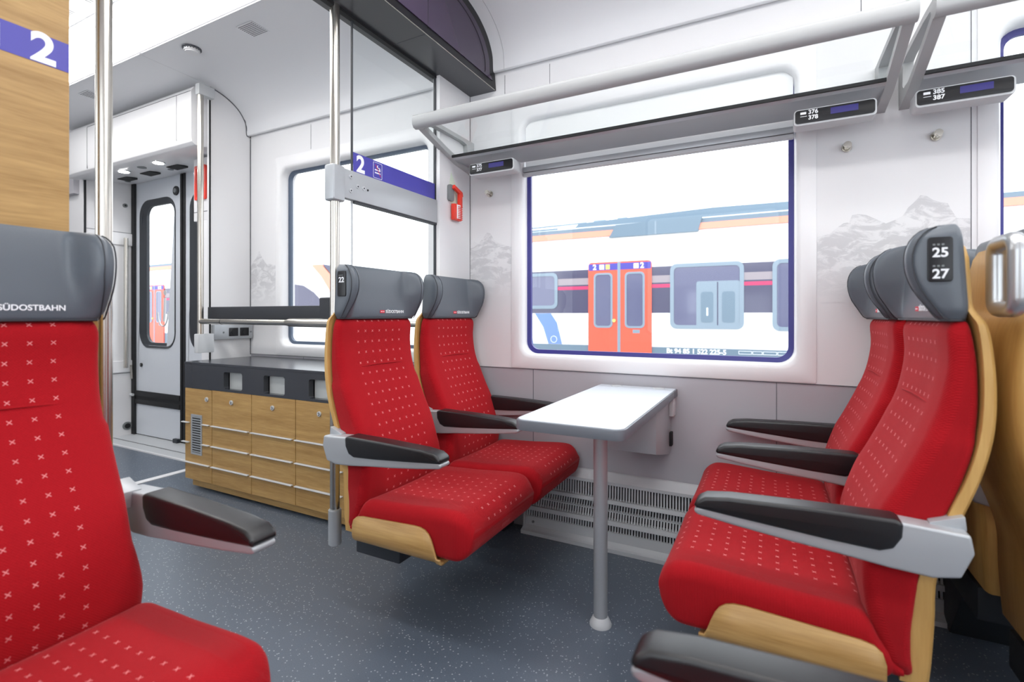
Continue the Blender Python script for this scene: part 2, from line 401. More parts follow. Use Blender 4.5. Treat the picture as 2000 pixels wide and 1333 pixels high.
# vestibule partition panel at X=-3.23 whose top follows the cove
def cove_panel(mb, x0, x1, y0, zb, side=1, dz=0):
    P = [(y, z) for y, z in smoothT(COVE, 3) if y >= y0]
    pts = [(WY, zb)]+[(WY, 2.285)]+[(min(y, WY), z+dz) for y, z in P[1:]]
    pts += [(y0, pts[-1][1]), (y0, zb)]
    if side == -1: pts = [(mir(y), z) for y, z in pts]
    mb.prism(pts, 'x', x0, x1)
pp = MB().m('white_gloss'); cove_panel(pp, -3.27, -3.232, 1.97, 0); pp.m('rubber').box(-3.246, -3.232, 1.966, 1.971, 0, 2.50)
pp.m('seam')
cv = [(y, z-.002) for y, z in smoothT(COVE, 3) if y >= 1.96]
pp.tube([(-3.2315, y, z) for y, z in cv], .0035, 6); pp.box(-3.236, -3.2305, 2.244, 2.2515, .78, 2.285)
pp.build('wall_vestibule_partition', kind='structure')
# white return wall beside the glass screen (X=-1.42)
pp = MB().m('white'); pp.box(-1.458, -1.42, 1.974, 2.252, 0, 2.215)
pp.m('darkmetal').box(-1.452, -1.440, 1.968, 1.975, 0, 2.215)
pp.m('seam').box(-1.4225, -1.4185, 2.246, 2.2515, 0, 2.215)
pp.build('wall_screen_return', kind='structure', smooth=False)
# dark bulkhead across the carriage
def bulk(mb, x0, x1, zb, dy=0, dz=0, dz2=0):
    A = [(min(y-dy, WY-dy), z-dz) for y, z in smoothT(COVE, 3)]
    pts = [(WY-dy, zb+dz2)]+A+[(MIDY, 2.62-dz)]
    pts += [(mir(y), z) for y, z in pts[::-1][1:]]
    mb.prism(pts, 'x', x0, x1)
b = MB().m('bulk'); bulk(b, -1.50, -1.265, 2.215); b.m('blackgloss')
bulk(b, -1.2652, -1.262, 2.216, .0, .0)
b.m('rubber').box(-1.460, -1.438, mir(1.98), 1.98, 2.203, 2.216)
b.m('steel').box(-1.2655, -1.2615, OY+.01, 2.24, 2.2150, 2.2158)
b.m('seam').box(-1.42, -1.27, 1.6605, 1.6625, 2.2140, 2.2152)
bo = b.build('bulkhead_frame', smooth=False)
bp = MB().m('screen_dark'); bulk(bp, -1.2619, -1.258, 2.25, .042, .036, .0)
bp.m('blackgloss'); 
A = [(y-.085, z-.055) for y, z in smoothT(COVE, 3) if y-.085 > 1.3 and z-.055 > 2.27]
bp.tube([(-1.2578, y, z) for y, z in [(2.13, 2.262)]+A], .0022, 6)
bp.box(-1.2595, -1.2572, 1.667, 1.669, 2.24, 2.53)
bp.build('glossy_panel', bo)
tag(bo, 'dark arched bulkhead frame across the ceiling above the glass screen', 'bulkhead')

# ------------------------------------------------------------------ exterior double door in its recess
DY = 2.352
mb = MB().m('door_grey')
# wall over and around the door opening
wd = MB().m('white').box(-5.04, -3.27, 2.40, 2.46, 0, 2.62); 
wd = None
dr = None
def door_leaf(name, x0, x1):
    a, b = x0+.066, x1-.07
    mb = MB().m('door_grey')
    O = rr(x0, x1, .02, 2.215, .004); I = rr(a+.02, b-.02, .795, 2.02, .11, 8)
    loops(mb, [xz(O, DY+.04), xz(O, DY), xz(I, DY), xz(I, DY+.04), xz(O, DY+.04)])
    o = mb.build(name, kind='structure', ang=40)
    f = MB().m('darkmetal'); I0 = rr(a, b, .775, 2.04, .135, 8); I1 = rr(a+.075, b-.045, .82, 1.99, .085, 8)
    loops(f, [xz(I0, DY), xz(I0, DY-.008), xz(I1, DY+.012), xz(I1, DY+.035)]); f.build('window_frame', o)
    g = MB().m('winglass'); P = xz(rr(a+.06, b-.04, .80, 2.0, .08, 8), DY+.028); g._f([g.bm.verts.new(p) for p in P]); g.build('door_pane', o)
    k = MB().m('rubber').box(x0, x1, DY-.012, DY, .352, .398, .003).box(x0, x1, DY-.012, DY, .283, .325, .003).box(x0, x1, DY-.004, DY+.001, .325, .352)
    k.build('kick_strip', o)
    return o
d1 = door_leaf('door_1', -4.93, -4.262); d2 = door_leaf('door_2', -4.19, -3.522)
MB().m('rubber').box(-4.262, -4.236, DY-.006, DY+.04, .02, 2.215, .003).box(-4.216, -4.19, DY-.006, DY+.04, .02, 2.215, .003).box(-4.236, -4.216, DY+.004, DY+.04, .02, 2.215).build('edge_rubber', d1)
k = MB().m('rubber').cyl((-4.319, DY-.004, 2.074), 'y', .038, .012); k.m('grey_plastic').cyl((-4.319, DY-.012, 2.074), 'y', .018, .01).build('lock_boss', d1)
MB().m('rubber').cyl((-4.843, DY-.004, .623), 'y', .016, .012).m('grey_plastic').cyl((-4.843, DY-.011, .623), 'y', .007, .006).build('lock_boss', d1)
# passenger pictogram etched in the door glass
pic = MB().m('alu_l'); pic.cyl((-4.53, DY+.022, 1.245), 'y', .022, .003, 20)
pic.tube([(-4.53, DY+.022, 1.20), (-4.535, DY+.022, 1.08), (-4.545, DY+.022, 1.0)], .010, 8)
pic.tube([(-4.53-.075+.075*(1-cos(a))-.03, DY+.022, 1.02+.12*(-sin(a))+.06) for a in [pi*i/12 for i in range(13)]], .006, 8)
pic.build('glass_pictogram', d1)
s = MB().m('white').box(-5.0, -3.27, 2.40, 2.44, 0, 2.62); s = None
st = MB().m('rubber'); st.box(-4.98, -4.93, 2.335, 2.40, 0, 2.24).box(-4.98, -3.27, 2.36, 2.40, 2.215, 2.25).box(-4.98, -3.27, 2.36, 2.40, 0, .02)
st.m('white').box(-3.522, -3.27, 2.33, 2.40, 0, 2.25).box(-5.04, -3.20, 2.36, 2.42, 2.25, 2.62)
st.m('steel').tube([(-4.955, 2.33, .50), (-4.955, 2.325, .62)], .012, 10); st.m('alu_l').tube([(-4.97, 2.325, .36), (-4.93, 2.325, .36)], .012, 10)
st.m('darkmetal').box(-4.33, -4.27, 2.325, 2.352, 0.012, .045, .004)
st.build('trim_30', kind='structure', smooth=False)
sl = MB().m('alu_l').box(-5.0, -3.30, 2.20, 2.36, .0, .012, .002).m('rubber').box(-5.0, -3.30, 2.192, 2.20, 0, .008)
sl.m('alu_l').box(-5.0, -3.30, 2.10, 2.192, 0, .009, .002); sl.m('white').box(-5.0, -3.30, 2.085, 2.10, 0, .010)
sl.box(-3.545, -3.49, OY+.05, 2.10, 0.0, .004)
sl.build('trim_31', kind='structure', smooth=False)

# header box over the door
h = thing('door_header_cover', 'white boxed cover over the exterior door with downlights underneath', 'overhead cover', (-4.04, 1.9, 2.14))
def wm(o): o.matrix_parent_inverse = o.parent.matrix_world.inverted() if False else Matrix.Translation(-Vector(o.parent.location)); return o
pts = [(1.87, 2.49), (1.87, 2.20), (1.876, 2.165), (1.895, 2.148), (1.93, 2.143), (2.0, 2.16), (2.355, 2.205), (2.355, 2.52), (1.89, 2.52)]
wm(MB().m('white_gloss').prism(pts, 'x', -4.97, -3.275, .004).build('cover_body', h))
wm(MB().m('seam').box(-4.617, -4.614, 1.8685, 1.872, 2.17, 2.485).box(-3.436, -3.434, 1.8685, 1.872, 2.19, 2.485).box(-4.61, -3.28, 1.8685, 1.872, 2.484, 2.487).build('panel_gap', h))
def under(y): return 2.16+(y-2.0)*.045/.355
for xx in (-4.414, -3.94):
    l = wm(MB().m('alu_l').cyl((xx, 2.02, under(2.02)-.002), 'z', .045, .008).build('downlight', h)); MB().m('spot').cyl((xx, 2.02, under(2.02)-.006), 'z', .032, .003).build('lens', l)
    l.children[0].matrix_parent_inverse = Matrix()
for xx in (-4.695, -4.355, -3.986):
    wm(MB().m('rubber').box(xx-.07, xx+.07, 2.135, 2.215, under(2.17)-.010, under(2.17)+.002).build('speaker_grille', h))
for sx, sy, sr in ((-4.18, 2.03, .03), (-4.12, 2.2, .02), (-4.83, 2.24, .02)): wm(MB().m('grey_plastic').cyl((sx, sy, under(sy)-.003), 'z', sr, .005).build('sensor', h))
# pillar cover with red emergency frame
pl = MB().m('white_gloss').box(-3.645, -3.44, 2.10, 2.335, 1.72, 2.16, .004).m('seam').box(-3.646, -3.44, 2.0985, 2.101, 1.780, 1.784)
pl.m('white_gloss').box(-3.555, -3.44, 2.10, 2.335, .01, 1.72, .004).m('rubber').box(-3.44, -3.43, 2.10, 2.12, .0, 2.14).m('white_gloss').box(-3.43, -3.28, 2.11, 2.335, .0, 2.14)
tag(pl.build('door_pillar_cover'), 'tall white cover beside the exterior door, behind the slim steel pole', 'pillar cover')
rf = MB().m('red_plastic'); loops(rf, [xz(rr(-3.617, -3.487, 1.865, 2.105, .01, 3), y) for y in (2.099, 2.087)]+[xz(rr(-3.600, -3.504, 1.885, 2.085, .006, 3), y) for y in (2.087, 2.099)])
tag(rf.build('emergency_release'), 'narrow red rectangular frame on the white door pillar cover', 'emergency box')
# grab bar on vestibule far wall
gb = MB().m('steel').tube([(-4.93, 2.272, .60), (-4.93, 2.272, 1.72)], .016, 14)
tag(gb.build('grab_bar'), 'vertical steel grab bar left of the exterior door, behind the large headrest', 'grab bar')
kn = MB().m('grey_plastic').cyl((-4.976, 2.287, 2.007), 'x', .018, .012).m('rubber').cyl((-4.969, 2.287, 2.007), 'x', .008, .004); tag(kn.build('panel_lock'), 'small round lock on the white wall left of the door', 'lock')
kn = MB().m('grey_plastic').cyl((-4.976, 2.303, .09), 'x', .035, .012).m('rubber').cyl((-4.969, 2.303, .09), 'x', .022, .004); tag(kn.build('floor_level_socket'), 'round grey fitting near the floor left of the door', 'wall fitting')
kn = MB().m('rubber').cyl((-4.979, 2.155, 2.10), 'x', .006, .003).cyl((-4.979, 2.155, 2.075), 'x', .006, .003)
kn.build('wall_marking', None); bpy.data.objects['wall_marking'].parent = bpy.data.objects['wall_vestibule_far']

# ================================================================== POLES, SCREENS
PR = .0175
def pole(name, x, y, z0, z1, label, grp='steel grab poles'):
    t = thing(name, label, 'grab pole', (x, y, z0), group=grp)
    MB().m('steel').cyl((0, 0, (z1-z0)/2), 'z', PR, z1-z0, 24).build('tube', t); return t
p1 = pole('grab_pole', -1.449, 1.349, .24, 2.215, 'steel grab pole rising behind the seat with plate 22')
k = MB().m('alu').cyl((0, 0, .02), 'z', .0235, .135, 24, bev=.004); k.build('foot_sleeve', p1)
k = MB().m('alu').box(-.026, .026, -.03, .03, 1.238, 1.374, .012, 3); k.build('clamp', p1)
p2 = pole('grab_pole', -3.20, 1.885, .86, 2.48, 'slim steel pole at the left end of the leaning board')
MB().m('alu_l').box(-.022, .022, -.022, .08, 1.585, 1.655, .008).build('top_bracket', p2)
MB().m('alu_l').box(-.022, .022, -.028, .075, -.045, .075, .006).build('bottom_bracket', p2)
p3 = pole('grab_pole', -1.475, .632, .27, 2.24, 'steel grab pole at far left in front of the oak partition')
MB().m('alu').cyl((0, 0, .02), 'z', .0235, .135, 24, bev=.004).build('foot_sleeve', p3)
# glass screen with grey crossbar (one thing)
gs = thing('glass_screen', 'glass draught screen with grey crossbar and violet strip between pole and wall', 'glass screen', (-1.43, 1.69, .9))
def W(o): return wm(o)
GX = -1.449; KY = 1.018
Yk = lambda y: y*KY
Zk = lambda z: 1.05+(z-1.05)*KY
W(MB().m('glass').box(GX-.005, GX+.003, Yk(1.41), 1.972, .78, 2.205).build('glass_pane', gs))
W(MB().m('darkmetal').box(GX-.0055, GX+.0035, Yk(1.408), Yk(1.4115), Zk(1.60), 2.2).m('alu_l').box(GX-.0055, GX+.0035, Yk(1.4085), Yk(1.4115), .78, Zk(1.49)).build('pane_edge', gs))
W(MB().m('alu').box(GX-.012, GX+.018, 1.372, 1.972, Zk(1.490), Zk(1.600), .004).m('darkmetal').box(GX-.008, GX+.014, Yk(1.41), 1.972, Zk(1.482), Zk(1.490)).build('crossbar', gs))
for yy, zz in ((1.385, 1.575), (1.385, 1.522), (1.42, 1.545), (1.452, 1.545)): W(MB().m('alu_l').cyl((GX+.0195, Yk(yy), Zk(zz)), 'x', .0075, .004).m('darkmetal').cyl((GX+.022, Yk(yy), Zk(zz)), 'x', .003, .002).build('screw', gs))
W(MB().m('rubber').cyl((GX+.0185, Yk(1.475), Zk(1.543)), 'x', .004, .003).build('bolt_hole', gs))
W(MB().m('purple').box(GX+.0032, GX+.0042, Yk(1.412), 1.97, Zk(1.601), Zk(1.678)).build('violet_strip', gs))
W(text('2', .091, face('+x', (GX+.0048, Yk(1.428), Zk(1.6365))), 'lettering', 'numeral', gs, bold=.0028))
def nosmoke(x, y0, z0, w, h, parent, f=1):
    mb = MB().m('lettering')
    L = rr(y0, y0+w, z0, z0+h, .004, 3); I = rr(y0+.0014, y0+w-.0014, z0+.0014, z0+h-.0014, .003, 3)
    loops(mb, [yz(L, x-.0004), yz(L, x), yz(I, x), yz(I, x-.0004)])
    for q, zz in enumerate((.022, .034)):
        mb.box(x-.0004, x, y0+w*.18, y0+w*.82, z0+zz-.0025, z0+zz+.0025)
    mb.tube([(x, y0+w*.5, z0+h*.82), (x, y0+w*.42, z0+h*.7), (x, y0+w*.7, z0+h*.66), (x, y0+w*.74, z0+h*.56)], .0022, 6)
    mb.m('red_ink').prism([(y0+w*.22, z0+h*.84), (y0+w*.26, z0+h*.86), (y0+w*.86, z0+h*.16), (y0+w*.82, z0+h*.14)], 'x', x-.0002, x+.0006)
    return W(mb.build('no_smoking_sign', parent, smooth=False))
nosmoke(GX+.0048, Yk(1.52), Zk(1.608), .052, .065, gs)
# oak partition on the near side of the aisle
op = thing('oak_partition', 'tall oak partition with violet 2 strip at the upper left', 'partition', (-1.43, .2, 0))
W(MB().m('wood_y').box(-1.495, -1.46, OY+.01, .557, .02, 2.21).build('panel', op))
W(MB().m('purple').box(-1.4598, -1.459, OY+.02, .5565, Zk(1.609), Zk(1.674)).build('violet_strip', op))
W(text('2', .091, face('+x', (-1.4586, .487, Zk(1.6405))), 'lettering', 'numeral', op, bold=.0028))
nosmoke(-1.4586, .391, Zk(1.612), .047, .057, op)

# ================================================================== SEATS
SHELL = [(.300, -1.337, -1.283), (.34, -1.341, -1.288), (.42, -1.346, -1.30), (.53, -1.352, -1.318), (.65, -1.391, -1.360), (.73, -1.418, -1.390), (.81, -1.436, -1.409), (.89, -1.441, -1.415), (.97, -1.437, -1.413), (1.03, -1.428, -1.406), (1.065, -1.412, -1.394), (1.12, -1.408, -1.390), (1.205, -1.403, -1.386)]
BACK = [(.318, -1.300, -1.285), (.326, -1.306, -1.272), (.36, -1.303, -1.250), (.43, -1.305, -1.229), (.53, -1.322, -1.225), (.633, -1.358, -1.254), (.70, -1.382, -1.286), (.779, -1.404, -1.322), (.86, -1.413, -1.352), (.946, -1.412, -1.368), (1.012, -1.404, -1.366), (1.032, -1.400, -1.372), (1.040, -1.394, -1.382)]
HEAD = [(1.040, -1.392, -1.366, -1.360), (1.046, -1.398, -1.360, -1.348), (1.07, -1.399, -1.357, -1.333), (1.105, -1.397, -1.358, -1.312), (1.14, -1.395, -1.360, -1.301), (1.175, -1.393, -1.362, -1.299), (1.205, -1.390, -1.365, -1.308), (1.225, -1.386, -1.368, -1.326), (1.234, -1.380, -1.371, -1.350)]
CUSH = [(-1.290, .318, .328), (-1.276, .312, .345), (-1.25, .309, .385), (-1.222, .308, .424), (-1.15, .306, .432), (-1.05, .305, .437), (-.95, .304, .445), (-.89, .302, .449), (-.85, .304, .446), (-.824, .318, .432), (-.808, .342, .412), (-.802, .372, .392)]
LX = 1.40
def WI(z): return .141-.013*min(1, max(0, (z-1.04)/.10))
def ring_back(z, xr, xf, hw, rf=.028, rb=.014):
    """plan outline of the backrest cushion, rounded"""
    d = xf-xr; rf = min(rf, d*.48); rb = min(rb, d*.3); P = []
    for i in range(7):
        a = -pi/2+pi/2*i/6; P.append((xf-rf+rf*cos(a), -hw+rf+rf*sin(a)))
    for i in range(1, 10): P.append((xf+.006*(abs(i-5)/5)**2-.0, -hw+rf+(2*hw-2*rf)*i/10))
    for i in range(7):
        a = pi/2*i/6; P.append((xf-rf+rf*cos(a), hw-rf+rf*sin(a)))
    for cx, cy, a0 in ((xr+rb, hw-rb, pi/2), (xr+rb, -hw+rb, pi)):
        for i in range(5):
            a = a0+pi/2*i/4; P.append((cx+rb*cos(a), cy+rb*sin(a)))
    return [(x+LX, y, z) for x, y in P]
def seat_parts(root, arms, flange=True, number=None, side=-1, handle=False):
    # ---- backrest cushion
    st = smoothT(BACK, 4); R = []; U = []; v = 0; prev = None
    for i, (z, xr, xf) in enumerate(st):
        hw = .208
        if z > 1.0: hw -= .012*((z-1.0)/.04)**2
        if z < .34: hw -= .01*((.34-z)/.022)
        if z > .80: hw -= .006
        if z < .56: hw += .020*min(1, (.56-z)/.1)
        r = ring_back(z, xr, xf, hw)
        if prev: v += math.hypot(z-prev[0], xf-prev[1])
        prev = (z, xf); R.append(r)
        U.append([(y if x-LX > xf-.03 else math.copysign(1.0, y), v+.012) for x, y, _ in r])
    mb = MB().m('fabric'); mb.rings(R, uvs=U)
    mb.build('backrest_cushion', root, ang=60)
    # horizontal stitched crease
    x_cr = lerp([(a, c) for a, b, c in BACK], .862)[0]+LX
    cr = MB().m('fabric'); cr.tube([(x_cr+.0015, -.13+.26*i/10, .862+.004*sin(i/10*pi)) for i in range(11)], [.0004]+[.0022]*9+[.0004], 6)
    cr.build('stitched_crease', root)
    # ---- seat cushion
    st = smoothT(CUSH, 4); R = []; U = []; v = 0; prev = None
    for (x, z0, z1) in st:
        hw = .238; 
        if x > -.86: hw -= .02*((x+.86)/.056)**2
        if x < -1.27: hw -= .01
        r = min(.034, (z1-z0)*.47); rb = min(.018, (z1-z0)*.4); P = []
        for i in range(6):
            a = pi-pi/2*i/5; P.append((-hw+r+r*cos(a), z1-r+r*sin(a)))
        for i in range(1, 10):
            yy = -hw+r+(2*hw-2*r)*i/10; P.append((yy, z1-.006*(1-((i-5)/5)**2)))
        for i in range(6):
            a = pi/2-pi/2*i/5; P.append((hw-r+r*cos(a), z1-r+r*sin(a)))
        for i in range(4):
            a = -pi/2*i/3; P.append((hw-rb+rb*cos(a), z0+rb+rb*sin(a)))
        for i in range(4):
            a = -pi/2-pi/2*i/3; P.append((-hw+rb+rb*cos(a), z0+rb+rb*sin(a)))
        if prev: v += math.hypot(x-prev[0], z1-prev[1])
        prev = (x, z1); R.append([(x+LX, y, z) for y, z in P]); U.append([(y if z > z1-.05 and abs(y) < .2 else math.copysign(1.0, y), v+.02) for y, z in P])
    MB().m('fabric').rings(R, uvs=U).build('seat_cushion', root, ang=60)
    # ---- plywood shell
    R = []
    for z, a, b in smoothT(SHELL, 4):
        hw = .212 if z < 1.035 else (.212-.02*min(1, (z-1.035)/.03))
        if z > 1.17: hw -= .05*((z-1.17)/.035)**2
        r = .006; xb, xf = a+LX, b+LX-.002
        R.append([(xb, -hw+.02, z), (xb+.004, -hw+.006, z), (xb+.010, -hw, z), (xf, -hw, z), (xf, hw, z), (xb+.010, hw, z), (xb+.004, hw-.006, z), (xb, hw-.02, z)])
    MB().m('ply').rings(R).build('plywood_shell', root, ang=40)
    # ---- headrest
    R = []; Us = []
    for (z, xr, xc, xw) in smoothT(HEAD, 4):
        hw = .205 if z < 1.2 else .205-.012*((z-1.2)/.034)**2
        if z < 1.06: hw -= .010*(1.06-z)/.02
        N = 44; P = []
        for i in range(N+1):
            y = -hw+2*hw*i/N; t = min(max((abs(y)-WI(z))/.05, 0), 1); t = t*t*(3-2*t); x = xc+(xw-xc)*t
            e = max(0, (abs(y)-(hw-.020))/.020); x -= .020*(1-math.sqrt(max(0, 1-e*e)))*min(1, (xw-xr)/.03)
            P.append((x+LX, y, z))
        rb = min(.015, (xc-xr)*.5)
        for cx, cy, a0 in ((xr+rb, hw-rb, pi/2), (xr+rb, -hw+rb, pi)):
            for i in range(4):
                a = a0+pi/2*i/3; P.append((cx+LX+rb*cos(a), cy+rb*sin(a), z))
        R.append(P)
    hd = MB().m('leather').rings(R).build('headrest', root, ang=60)
    # seams : wing seam on both sides + piping at the lower edge
    for sgn in (-1, 1):
        sm = MB().m('leather_dark')
        P = []
        for z, xr, xc, xw in smoothT(HEAD, 2)[1:-1]:
            P.append((xw+LX-.0095+.0 if True else 0, sgn*(.2035 if z < 1.2 else .2035-.012*((z-1.2)/.034)**2), z))
        sm.tube(P, .0016, 6); sm.build('edge_seam', hd); sm = MB().m('leather_dark')
        P = []
        for z, xr, xc, xw in smoothT(HEAD, 2)[1:-1]:
            yy = WI(z)+.050
            t = min(max((yy-WI(z))/.05, 0), 1); t = t*t*(3-2*t)
            P.append((xc+(xw-xc)*t+LX+.0003, sgn*yy, z))
        sm.tube(P, .0013, 6); sm.build('wing_seam', hd)
    z0 = 1.041; pr = [(p[0], p[1], z0) for p in R[2]]
    MB().m('leather_dark').tube(pr, .0035, 6, closed=True).build('piping', hd)
    mt = face('+x', (-1.357+LX+.0012, .024, 1.066))
    text('SÜDOSTBAHN', .0165, mt, 'lettering', 'lettering', hd, bold=.0003)
    MB().m('red_ink').box(-1.357+LX-.001, -1.357+LX+.0016, -.007, .018, 1.0605, 1.0715, .0004, 1).m('lettering').box(-1.357+LX+.001, -1.357+LX+.002, -.004, .004, 1.065, 1.067).box(-1.357+LX+.001, -1.357+LX+.002, .007, .015, 1.065, 1.067).build('red_logo', hd)
    if number:
        s = side; yp = s*.2045
        X = lambda a: a+LX
        pts = rr(X(-1.3715), X(-1.3315), 1.118, 1.208, .006, 3)
        pb = MB().m('blackgloss').prism(pts, 'y', *sorted((yp-s*.004, yp+s*.004)), bev=.0012).build('number_plate', hd)
        dirn = '-y' if s < 0 else '+y'
        cx = X(-1.3515)
        for q, nn in enumerate(number):
            zz = 1.176-q*.043
            text(nn, .026, face(dirn, (cx, yp+s*.0045, zz)), 'lettering', 'numeral', pb, bold=.0006, align='CENTER')
            ic = MB().m('grey_plastic')
            for w_ in (-.010, -.003, .004): ic.box(cx+w_*(-s)-.002, cx+w_*(-s)+.002, *sorted((yp+s*.0040, yp+s*.0048)), zz+.0150, zz+.0185)
            ic.build('braille_mark', pb, smooth=False)
    # ---- pan
    R = []; hwp = .243
    for x, zt in [(-1.258, .345), (-1.252, .365), (-1.238, .377), (-1.215, .382), (-1.10, .388), (-1.0, .393), (-.975, .392), (-.958, .387), (-.945, .377), (-.935, .362), (-.926, .340), (-.918, .318), (-.912, .306), (-.900, .306)]:
        zb = .294
        P = []
        zt = max(zt, zb+.012)
        r = .022 if zt-zb > .026 else (zt-zb)*.9
        P.append((-hwp, zt)); P.append((-hwp, zb+r))
        for i in range(1, 6):
            a = pi+pi/2*i/5; P.append((-hwp+r+r*cos(a), zb+r+r*sin(a)))
        for i in range(0, 5):
            a = -pi/2+pi/2*i/5; P.append((hwp-r+r*cos(a), zb+r+r*sin(a)))
        P.append((hwp, zb+r)); P.append((hwp, zt))
        R.append([(x+LX, y, z) for y, z in P])
    pn = MB().m('wood_x'); pn.rings(R, cap=False, closed=False); po = pn.build('seat_pan', root, ang=45)
    so = po.modifiers.new('thickness', 'SOLIDIFY'); so.thickness = .009; so.offset = 1
    # ---- underframe
    MB().m('darkmetal').box(-1.34+LX, -1.14+LX, -.15, .15, .195, .288, .006).build('underframe', root)
    # ---- armrests
    for yc in arms:
        body = [(-1.386, .634), (-1.392, .60), (-1.372, .550), (-1.33, .541), (-1.26, .545), (-1.178, .554), (-1.086, .562), (-.98, .574), (-.900, .585), (-.891, .590), (-.891, .599), (-.90, .603), (-1.27, .640)]
        pad = [(-1.284, .6395), (-1.282, .610), (-1.268, .585), (-1.245, .576), (-1.16, .580), (-1.0, .592), (-.896, .6005), (-.891, .606), (-.896, .618), (-.915, .629), (-.965, .6355), (-1.12, .6415), (-1.27, .6445)]
        L = lambda pts: [(x+LX, z) for x, z in pts]
        ar = MB().m('alu').prism(L(body), 'y', yc-.025, yc+.025, .006, 3).build('armrest', root, ang=50)
        MB().m('black').prism(L(pad), 'y', yc-.0285, yc+.0285, .008, 3).build('arm_pad', ar, ang=50)
        inn = 1 if yc < 0 else -1
        MB().m('alu').prism(L([(-1.388, .632), (-1.385, .660), (-1.330, .640), (-1.335, .60)]), 'y', *sorted((yc+inn*.004, yc+inn*.042)), .003).build('hinge_bracket', ar)
    if handle:
        hh = MB().m('satin'); P = [(-1.452+LX, y, z) for y, z in rr(.150, .252, 1.062, 1.192, .022, 5)]
        if side < 0: P = [(a, -b, c) for a, b, c in P]
        hh.tube(P, .0155, 14, closed=True); hh.build('grab_handle', root)
    return root
AX = -.232
def seat(label, x, y, rz, side, win=False, number=None, handle=False, off=0):
    """side: -1 when the aisle is to local -y"""
    t = thing('train_seat', label, 'train seat', (x, y, 0), rz, 'red double seats')
    if win: arms = [side*.218, -side*.205]
    else: arms = [side*(.232+off)]
    return seat_parts(t, arms, number=number, side=side, handle=handle)
SA = seat('red train seat with number plate 22, at the aisle beside the steel pole', -1.39, 1.487, 0, -1, number=['22'])
SB = seat('red train seat by the window wall, next to the seat with plate 22', -1.39, 1.992, 0, -1, win=True)
SC = seat('red train seat with number plate 25 27, at the aisle on the right', .35, 1.487, pi, 1, number=['25', '27'], handle=True)
SD = seat('red train seat by the window wall, behind the seat with plate 25 27', .35, 1.992, pi, 1, win=True)
SE = seat('large red foreground train seat at the left edge of the photo', -1.395, .378, 0, 1, off=.038)
SF = seat('train seat mostly below the frame, only its black armrest tip showing at bottom right', .35, .427, pi, -1)
SG = seat('oak-shelled train seat backing onto the seat with plate 25 27', .455, 1.487, 0, -1)
SH = seat('oak-shelled train seat at the right edge by the wall, next bay', .455, 1.992, 0, -1, win=True)

# cantilever supports from the wall under each window seat
for x, lab in ((-1.24, 'black seat support on the wall under the left window seat'), (.19, 'black seat support on the wall under the right window seat'), (.615, 'black seat support under the next bay at far right')):
    o = MB().m('darkmetal').prism([(2.0, .19), (2.13, 0.0), (2.24, 0.0), (2.24, .19)], 'x', x-.09, x+.09, .004).build('seat_support'); tag(o, lab, 'seat support')

# ================================================================== TABLE
tb = thing('fold_table', 'white wall table on one round leg between the facing red seats', 'table', (-.53, 1.8, 0))
def rt(x0, x1, y0, y1, r):
    P = []
    for cx, cy, a0, q in ((x1-r, y0+r, -pi/2, 1), (x1, y1, 0, 0), (x0, y1, 0, 0), (x0+r, y0+r, pi, 1)):
        if not q: P.append((cx, cy)); continue
        for i in range(8): a = a0+pi/2*i/7; P.append((cx+r*cos(a), cy+r*sin(a)))
    return P
TX0, TX1, TY0 = -.702, -.358, 1.355
W(MB().m('table_edge').prism(rt(TX0, TX1, TY0, 2.17, .035), 'z', .700, .7315, .004, 2).m('tabletop').prism(rt(TX0+.005, TX1-.005, TY0+.005, 2.17, .031), 'z', .7315, .7335).build('tabletop', tb))
W(MB().m('table_edge').box(TX0, TX1, 2.172, 2.245, .700, .7315, .003).m('tabletop').box(TX0+.005, TX1-.005, 2.174, 2.24, .7315, .7335).m('alu_l').cyl((-.615, 2.205, .7345), 'z', .026, .003).cyl((-.43, 2.205, .7345), 'z', .026, .003).cyl((-.615, 2.205, .7355), 'z', .015, .003).cyl((-.43, 2.205, .7355), 'z', .015, .003).build('hinge_strip', tb))
lg = W(MB().m('alu').cyl((-.513, 1.64, .36), 'z', .0235, .70, 28).build('leg', tb))
f = MB().m('alu_l'); f.rings([[(-.513+r*cos(2*pi*i/28), 1.64+r*sin(2*pi*i/28), z) for i in range(28)] for z, r in ((.0, .037), (.006, .037), (.014, .033), (.028, .026), (.030, .0236))]); fo = f.build('foot_flange', tb); W(fo)
W(MB().m('alu').prism([(2.245, .695), (2.245, .462), (2.20, .455), (1.93, .520), (1.93, .695)], 'x', -.60, -.385, .004).build('bracket_box', tb))
W(MB().m('alu_l').box(-.385, -.365, 2.19, 2.245, .62, .70, .004).m('rubber').box(-.386, -.374, 2.20, 2.235, .49, .55, .004).build('hinge_block', tb))

